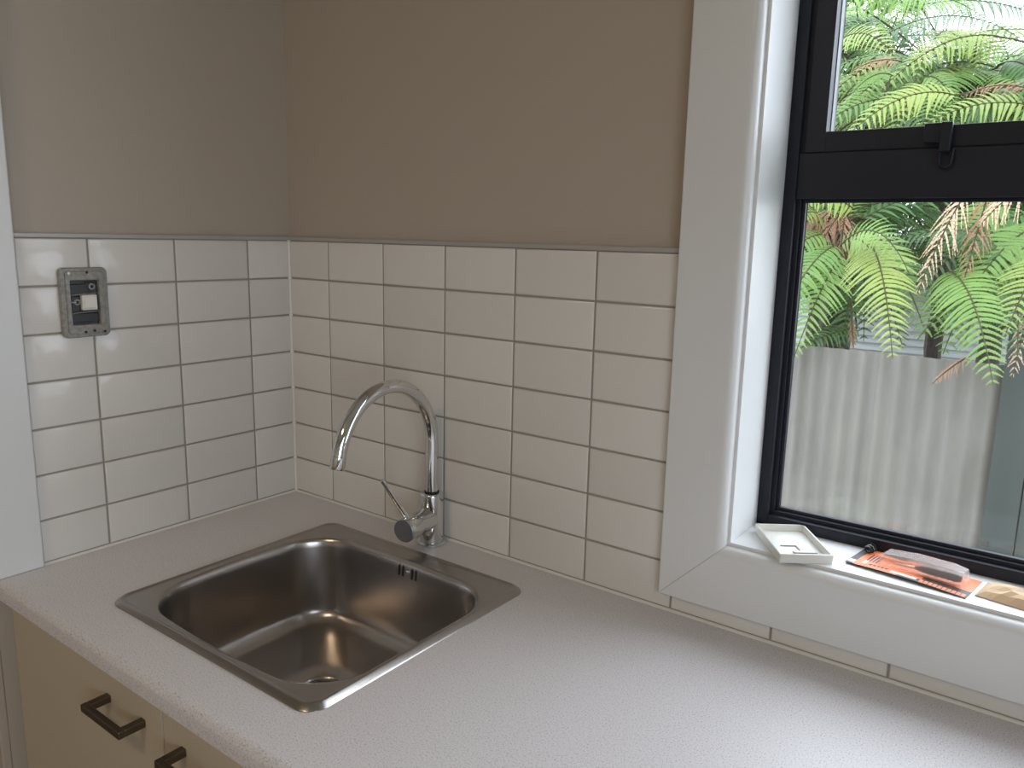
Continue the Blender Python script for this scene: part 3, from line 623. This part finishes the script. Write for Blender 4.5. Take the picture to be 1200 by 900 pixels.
F(fA, cA, (972, 262), (925, 262), 3.5, 3.2, .12, 0.148, 'lime')
F(fA, cA, (1000, 245), (930, 236), 3.4, 3.1, .1, 0.163, 'lime')
F(fD, cD, (1140, 215), (1074, 346), 3.1, 2.95, .10, .16, 'pale', dead=True)
F(fD, cD, (1160, 222), (1130, 328), 3.2, 3.1, .03, .15, 'dead', dead=True)
F(fD, cD, (1215, 215), (1150, 262), 3.1, 3.0, .06, .16, 'pale', dead=True)
F(fD, cD, (1210, 350), (1186, 442), 3.0, 2.85, .02, .10, 'pale', dead=True)
F(fB, cB, (1135, 418), (1092, 450), 2.9, 2.75, .02, .06, 'dead', dead=True)
for k, (b0, t0) in enumerate([((985, 250), (958, 292)), ((990, 250), (985, 300)), ((975, 245), (940, 285)), ((996, 258), (1003, 318)), ((965, 250), (935, 268))]): F(fA, cA, b0, t0, 3.38, 3.25+.03*k, .02, .14, 'dead', dead=True)
F(fA, cA, (998, 375), (1000, 408), 3.1, 3.0, 0, .05, 'dead', dead=True)
F(fA, cA, (985, 300), (930, 420), 3.2, 2.8, .10, .17, 'green')
F(fA, cA, (1000, 330), (985, 412), 3.3, 3.1, .06, .14, 'deep')
F(fA, cA, (1030, 300), (1085, 392), 3.4, 3.1, .14, .18, 'green')
F(fA, cA, (1020, 320), (1058, 408), 3.4, 3.15, .10, .15, 'deep')
F(fA, cA, (1000, 280), (1040, 345), 3.3, 3.1, .14, .16, 'lime')
F(fB, cB, (1150, 330), (1105, 415), 3.3, 2.95, .12, .18, 'green')
F(fB, cB, (1160, 320), (1130, 405), 3.25, 2.9, .12, .17, 'lime')
F(fB, cB, (1190, 335), (1192, 420), 3.04, 2.75, .10, .14, 'deep')
F(fD, cD, (1180, 240), (1110, 300), 3.5, 3.3, .1, .2, 'green')
F(fD, cD, (1220, 280), (1150, 350), 3.3, 3.1, .1, .2, 'green')
F(fA, cA, (1040, 250), (1000, 300), 3.6, 3.5, .1, .18, 'green')
F(fA, cA, (1020, 240), (1090, 275), 3.6, 3.6, .12, .2, 'deep')
F(fA, cA, (960, 300), (918, 350), 3.3, 3.05, .1, .17, 'lime')
# upper pane
F(fC, cC, (968, 62), (1048, 66), 3.9, 3.6, .22, 0.163, 'lime')
F(fC, cC, (1165, 42), (1044, 94), 3.8, 3.5, .14, 0.163, 'lime')
F(fC, cC, (1120, 112), (990, 162), 3.6, 3.3, .18, 0.178, 'lime')
F(fC, cC, (1060, 118), (960, 150), 3.8, 3.5, .12, 0.178, 'green')
F(fC, cC, (1045, 88), (1000, 108), 3.7, 3.6, .08, 0.089, 'green')
F(fC, cC, (1010, 10), (1152, 20), 4.6, 4.2, .22, 0.222, 'green')
F(fC, cC, (1000, -10), (1080, 30), 4.6, 4.3, .18, 0.222, 'green')
F(fC, cC, (1060, -20), (975, 30), 4.6, 4.2, .2, 0.222, 'green')
F(fC, cC, (1085, 90), (1120, 128), 3.9, 3.7, .1, 0.118, 'green')
F(fD, cD, (1230, 130), (1090, 142), 3.6, 3.3, .12, 0.163, 'lime')
F(fD, cD, (1215, 108), (1130, 112), 3.6, 3.5, .08, .12, 'dead', dead=True)
F(fC, cC, (1055, 72), (998, 84), 3.9, 3.8, .06, .12, 'dead', dead=True)
F(fC, cC, (1050, 110), (1085, 122), 4.0, 3.9, .05, .14, 'dead', dead=True)
F(fD, cD, (1190, 100), (1165, 38), 4.6, 4.9, .10, 0.178, 'green')
F(fD, cD, (1200, 95), (1225, 40), 4.6, 4.9, .10, 0.178, 'green')
F(fD, cD, (1150, 90), (1100, 60), 4.6, 4.6, .12, 0.192, 'green')
F(fD, cD, (1170, 75), (1230, 90), 4.7, 4.6, .15, 0.163, 'green')
# the rest of each crown
def crown_fill(f, c, n_, ln, z0, seed, ms, ymin=None, az=(0, 360)):
    rnd = random.Random(seed)
    for k in range(n_):
        a0 = az[0] + (az[1]-az[0])*(k+rnd.uniform(0, .8))/n_; l = ln*rnd.uniform(.75, 1.1); dz = rnd.uniform(*z0); up = rnd.uniform(.7, 1.2); wd = .24*rnd.uniform(.8, 1.1); mm = M[rnd.choice(ms)]
        for step in (0, 9, -9, 18, -18, 27, -27, 36, -36):
            a = R(a0+step); d = Vector((math.cos(a), math.sin(a), 0)); lk = l*(1-abs(step)*.006)
            p0 = c + d*.10 + Vector((0, 0, .06)); p1 = c + d*lk + Vector((0, 0, dz))
            if clear(f, c, p0, p1, .35*lk*up, wd*.8) and p1.y < 6.05: break
        else: p1 = c + d*lk*.45 + Vector((0, 0, .25))
        if ymin and p1.y < ymin: continue
        sd[0] += 1; frond(f, c, p0, p1, .35*lk*up, wd, mm, seed=sd[0]+500, nmax=13, face=.35)
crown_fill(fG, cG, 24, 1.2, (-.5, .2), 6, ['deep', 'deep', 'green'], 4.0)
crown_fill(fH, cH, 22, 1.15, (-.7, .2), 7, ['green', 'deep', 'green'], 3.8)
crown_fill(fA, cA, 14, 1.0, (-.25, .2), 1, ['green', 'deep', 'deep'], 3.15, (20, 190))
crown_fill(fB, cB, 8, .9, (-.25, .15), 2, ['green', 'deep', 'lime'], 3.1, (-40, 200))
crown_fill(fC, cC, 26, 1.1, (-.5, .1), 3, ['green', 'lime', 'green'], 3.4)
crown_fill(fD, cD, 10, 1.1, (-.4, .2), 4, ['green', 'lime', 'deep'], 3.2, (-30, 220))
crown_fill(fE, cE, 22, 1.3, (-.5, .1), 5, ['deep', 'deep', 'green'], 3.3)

rnd = random.Random(41)
def scatter(f, c, u, v, y, n_, ms, ln=(.7, 1.1)):
    for k in range(n_):
        b_ = px(rnd.uniform(*u), rnd.uniform(*v), rnd.uniform(*y)); a = rnd.uniform(0, 2*math.pi); l = rnd.uniform(*ln); dz = rnd.uniform(-.45, -.02); wd = .22*rnd.uniform(.8, 1.1); mm = M[rnd.choice(ms)]
        b0 = b_.copy()
        for step in range(48):
            b_ = b0 + Vector(((0, .25, -.25, .4)[step//12], (0, -.2, .1, -.35)[step//12], 0)); fn, cn = nearest(b_)
            aa = a + step*.5; t_ = b_ + Vector((math.cos(aa)*l, math.sin(aa)*l*.6, dz))
            if t_.y < 6.05 and clear(fn, cn, b_, t_, .3*l, wd*.8): break
        else: t_ = b_.lerp(t_, .4)
        sd[0] += 1; frond(fn, cn, b_, t_, .3*l, wd, mm, seed=sd[0]+900, nmax=14, face=.5)
scatter(fC, cC, (960, 1130), (20, 150), (4.0, 5.0), 26, ['green', 'green', 'lime', 'deep'])
scatter(fH, cH, (950, 1090), (-20, 120), (5.0, 5.7), 22, ['green', 'deep', 'green'], (.9, 1.4))
scatter(fD, cD, (1110, 1220), (70, 150), (4.0, 4.8), 12, ['green', 'lime', 'deep'], (.5, .9))
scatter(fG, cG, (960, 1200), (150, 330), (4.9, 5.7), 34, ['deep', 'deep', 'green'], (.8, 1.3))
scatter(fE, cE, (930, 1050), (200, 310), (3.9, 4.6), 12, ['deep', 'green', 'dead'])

# ferns further along the board screen, out of the photograph's frame
cI = Vector((2.35, 3.6, ZC+.55)); fI = fern((2.4, 3.65, GZ), cI, 'bushy tree fern halfway along the dark board screen')
cJ = Vector((3.45, 3.9, ZC+.85)); fJ = fern((3.5, 4.0, GZ), cJ, 'tree fern at the far end of the dark board screen')
FERNS += [(fI, cI), (fJ, cJ)]
crown_fill(fI, cI, 15, 1.05, (-.45, .15), 21, ['green', 'lime', 'deep'], 2.7)
crown_fill(fJ, cJ, 15, 1.15, (-.5, .15), 22, ['green', 'deep', 'green'], 2.8)
# leafy trees closing the view behind the ferns
M['olive'] = leaf('olive_tree_leaf', (0.0320, 0.0640, 0.0200), (0.0800, 0.1400, 0.0400))
def leafy_tree(u, v, y, ry, n_, label, seed):
    rnd = random.Random(seed); c = px((u[0]+u[1])/2, (v[0]+v[1])/2, y); rx = (px(u[1], 0, y)-px(u[0], 0, y)).length/2; rz = (px(1000, v[1], y)-px(1000, v[0], y)).length/2
    e = tag(empty('leafy_tree', (c.x, y, GZ)), label, 'tree'); off = -Vector(e.location)
    b = B(); b.tube([(c.x, y, GZ), (c.x+.05, y, (GZ+c.z)/2), (c.x, y, c.z)], [.12, .09, .05], 10)
    for k in range(9):
        a = rnd.uniform(0, 6.28); d = Vector((math.cos(a)*rx*.8, math.sin(a)*ry*.8, rnd.uniform(-.7, .9)*rz)); s0 = Vector((c.x+.02, y, c.z-rz*rnd.uniform(.2, .8))); b.tube([s0, s0.lerp(c+d, .5)+Vector((0, 0, .1)), c+d], [.035, .02, .008], 6)
    o = b.build('trunk', M['trunk'], e); o.location = off
    b = B()
    for k in range(n_):
        while True:
            q = Vector((rnd.uniform(-1, 1), rnd.uniform(-1, 1), rnd.uniform(-1, 1)))
            if q.length < 1: break
        p = c + Vector((q.x*rx, q.y*ry, q.z*rz)); t = Vector((rnd.gauss(0, 1), rnd.gauss(0, 1), rnd.gauss(-.3, .6))).normalized(); sd_ = t.orthogonal().normalized(); sd_ = Matrix.Rotation(rnd.uniform(0, 6.28), 3, t) @ sd_; l = rnd.uniform(.07, .13)
        b.add([p, p+t*l*.5+sd_*l*.2, p+t*l, p+t*l*.5-sd_*l*.2], [(0, 1, 2, 3)])
    me = bpy.data.meshes.new('foliage'); me.from_pydata(b.v, [], b.f); me.materials.append(M['olive']); me.update(); o = link('foliage', me, e); o.location = off; o['kind'] = 'stuff'
leafy_tree((880, 1062), (-20, 360), 6.95, .68, 9000, 'dense olive green tree behind the tall leaning fern', 11)
leafy_tree((1082, 1270), (110, 350), 7.0, .6, 8000, 'low spreading olive tree in front of the shed roof', 12)
